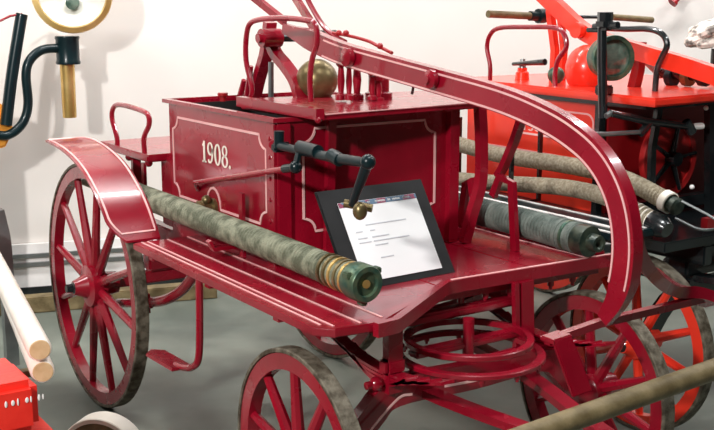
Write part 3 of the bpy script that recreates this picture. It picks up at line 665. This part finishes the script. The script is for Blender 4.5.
c_ = at(67, 36, 'y', LY-.06); c2 = at(67, 62, 'y', LY-.06)
MB().lathe([(0, 0), (0, .062), (-.01, .064), (-.02, .06), (-.125, .06), (-.135, .064), (-.145, .062), (-.145, 0)], c_, (0, 0, 1), 28).build('lamp_socket', M['bluegreen'], K)
MB().lathe([(0, 0), (0, .038), (-.285, .036), (-.29, .034), (-.29, .0)], c2, (0, 0, 1), 24).build('lamp_stem', M['brass'], K)
lcn = at(72, -7, 'y', LY-.10); la = (V(CAM.x, CAM.y, 1.5)-lcn).normalized()
lamp = MB().lathe([(-.16, 0), (-.16, .05), (-.13, .10), (-.07, .16), (-.01, .185), (.0, .20), (.02, .205), (.045, .20), (.05, .175), (.03, .168)], lcn, la, 48).build('brass_lamp', M['brass'], K)
MB().lathe([(.032, .169), (.01, .13), (-.03, .07), (-.04, 0)], lcn, la, 40).build('reflector', M['painted_mirror'], lamp)
MB().lathe([(-.04, 0), (-.04, .03), (.01, .035), (.02, 0)], lcn+V(0, 0, -.05), la, 20).build('burner', M['glass'], lamp)
# grey metal mudguard lower left
gm = MB().tube(smoothpath([V(-.165, .97, .72), V(-.155, .97, .66), V(-.145, .96, .56), V(-.142, .96, .3), V(-.142, .96, .0)], 6), 1, flat=(.055, .05, (0, 1, 0)))
gm = gm.build('grey_metal_post', M['iron'], loc=(-.14, .96, 0)); tag(gm, 'grey metal post at the left edge in front of the white skirting', 'post')
# ================================================================== red cart at the lower left
R_ = thing('red_hose_cart', 'scarlet padded hand cart at the lower left corner with white marks on its front', 'cart', (-.85, -.75, 0))
MB().box((-.87, -.865, .525), (.52, .27, .15), bevel=.022).build('padded_front', M['scarlet'], R_)
MB().box((-.82, -.80, .33), (.54, .40, .20), bevel=.02).build('cart_body', M['scarlet'], R_)
MB().box((-.86, -.84, .44), (.42, .26, .02)).build('wood_strip', M['orangewood'], R_)
MB().box((-.86, -.42, .62), (.40, .40, .22), bevel=.03).box((-.86, -.42, .4), (.3, .3, .3)).build('blue_case', M['denim'], R_)
for sx in (-.2, .2):
    for sy in (-.14, .14): MB().box((-.82+sx, -.80+sy, .12), (.05, .05, .24)).build('leg', M['scarlet'], R_)
mk = MB()
for u, w_, h_ in ((6, 3, 7), (13, 4, 6), (18, 2, 8), (27, 4, 6), (31, 2, 7), (39, 3, 7), (43, 2, 6)):
    a = at(u, 406-.22*u, 'y', -1.0015); mk.ball(a, 1, (w_*.0013, .002, h_*.0014), 12)
mk.build('white_lettering', M['white'], R_, smooth=False)
for k, (z, u, v, lab) in enumerate(((.655, 40, 350, 'pale turned pole over the scarlet cart, upper of the two'), (.585, 43, 372, 'pale turned pole over the scarlet cart, lower and mostly hidden one'))):
    a = at(u, v, 'z', z); b = at(-8+4*k, 255+8*k, 'z', z); d = (b-a).normalized()
    r_ = thing('turned_pole', lab, 'pole', a, 'pale poles on the scarlet cart')
    MB().tube([a, a+d*.012, a+d*.02, a+(b-a)*.5, b, b+(b-a)*.4], [.031, .035, .035, .034, .033, .033], 20).build('shaft', M['palewood'], r_)
    MB().lathe([(0, 0), (0, .028), (.003, .0305)], a-d*.002, d, 20).build('end_face', M['endgrain'], r_)
    MB().box((a.x-.02+.0, a.y+.15, z-.045), (.09, .03, .02)).build('pole_rest', M['wood'], r_) if k == 1 else None
D_ = thing('wooden_roller', 'wooden disc wheel with wide cream tread at the bottom edge beside the scarlet cart', 'roller', (-.28, -.60, 0))
ra = V(.74, .67, 0); rc = V(-.312, -.615, .147)
MB().lathe([(0, 0), (0, .132), (.07, .132), (.07, 0)], rc, ra, 40).build('wooden_core', M['wood'], D_)
MB().ringx(rc+ra*.036, .130, .146, .075, ax=ra).build('tread', M['cream'], D_)
# ================================================================== on / by the back wall, upper right
q_ = at(716, 33, 'x', 3.3)
bd = thing('rope_bundle', 'mottled pale bundle of rope behind the vermilion beam at the upper right', 'rope', q_)
m = MB()
for k in range(9):
    a = k*.7; rr = .095+.02*math.sin(k*2.1)
    pts = []
    ax1 = V(math.cos(a), math.sin(a), .5*math.sin(k)).normalized(); ax2 = ax1.cross(V(0, .3, 1)).normalized()
    for j in range(24): t = 2*PI*j/24; pts.append(q_+V(0, 0, .0)+ax1*rr*math.cos(t)*1.1+ax2*rr*math.sin(t)+V(.02*math.sin(3*t+k), .02*math.cos(2*t), 0))
    m.tube(pts, .026, 8, closed=True)
m.build('rope_coils', M['rope'], bd)
MB().tube([q_+V(0, 0, -.08), V(q_.x, q_.y, .0)], .02).build('stand', M['black'], bd)
a = onwall(672, 3, .12); b = onwall(690, -14, .12)
wl = thing('red_wall_bracket', 'small dark red bracket on the wall at the top edge of the picture', 'bracket', onwall(675, 2, .02))
MB().tube([a, (a+b)/2, b], [.025, .02, .03], 12).tube([b, b-WN*.12], .02).build('arm', M['maroon'], wl)
MB().lathe([(0, 0), (0, .032), (.02, .032), (.02, 0)], a, (b-a), 14).build('collar', M['maroon'], wl)
# ================================================================== light
W = bpy.data.worlds.new('world'); S.world = W; W.use_nodes = True
W.node_tree.nodes['Background'].inputs['Color'].default_value = (.9, .95, 1, 1); W.node_tree.nodes['Background'].inputs['Strength'].default_value = .05
def area(name, loc, tgt, sx, sy, power, col=(1, 1, 1)):
    l = bpy.data.lights.new(name, 'AREA'); l.shape = 'RECTANGLE'; l.size = sx; l.size_y = sy; l.energy = power; l.color = col
    o = bpy.data.objects.new(name, l); COL.objects.link(o); o.location = loc
    o.rotation_euler = (Vector(tgt)-Vector(loc)).to_track_quat('-Z', 'Y').to_euler(); return o
area('key_lamp', (-4.0, -3.3, 3.3), (.6, -.2, .8), .3, .3, 265, (1, .97, .94))
for x, y, p in ((-1.6, .9, 75), (.8, .5, 75), (3.2, -.1, 65), (5.4, -.6, 50)):
    d = V(x, y, 3.8); area('wall_wash_fill', d, d+V(.15, .75, -2.2), 1.6, .2, p, (1, .98, .97))  # added wash that brightens the back wall, no fixture seen
for x, y in ((.6, -2.2), (3.4, -2.6)):  # added soft fill from the unseen ceiling, brightens sheet and decks
    area('ceiling_fill', (x, y, 3.82), (x, y, 0), 1.4, .2, 50, (.97, 1, 1))
    f = thing('ceiling_fill', 'long white panel added with a fill lamp on the unseen ceiling', 'ceiling light', (x, y, 3.88), 'added ceiling fill panels')
    MB().box((x, y, 3.87), (1.6, .45, .05)).build('housing', M['white'], f, smooth=False)
S.view_settings.view_transform = 'Standard'; S.view_settings.look = 'None'; S.view_settings.gamma = 1; S.view_settings.use_curve_mapping = False
S.view_settings.exposure = 0
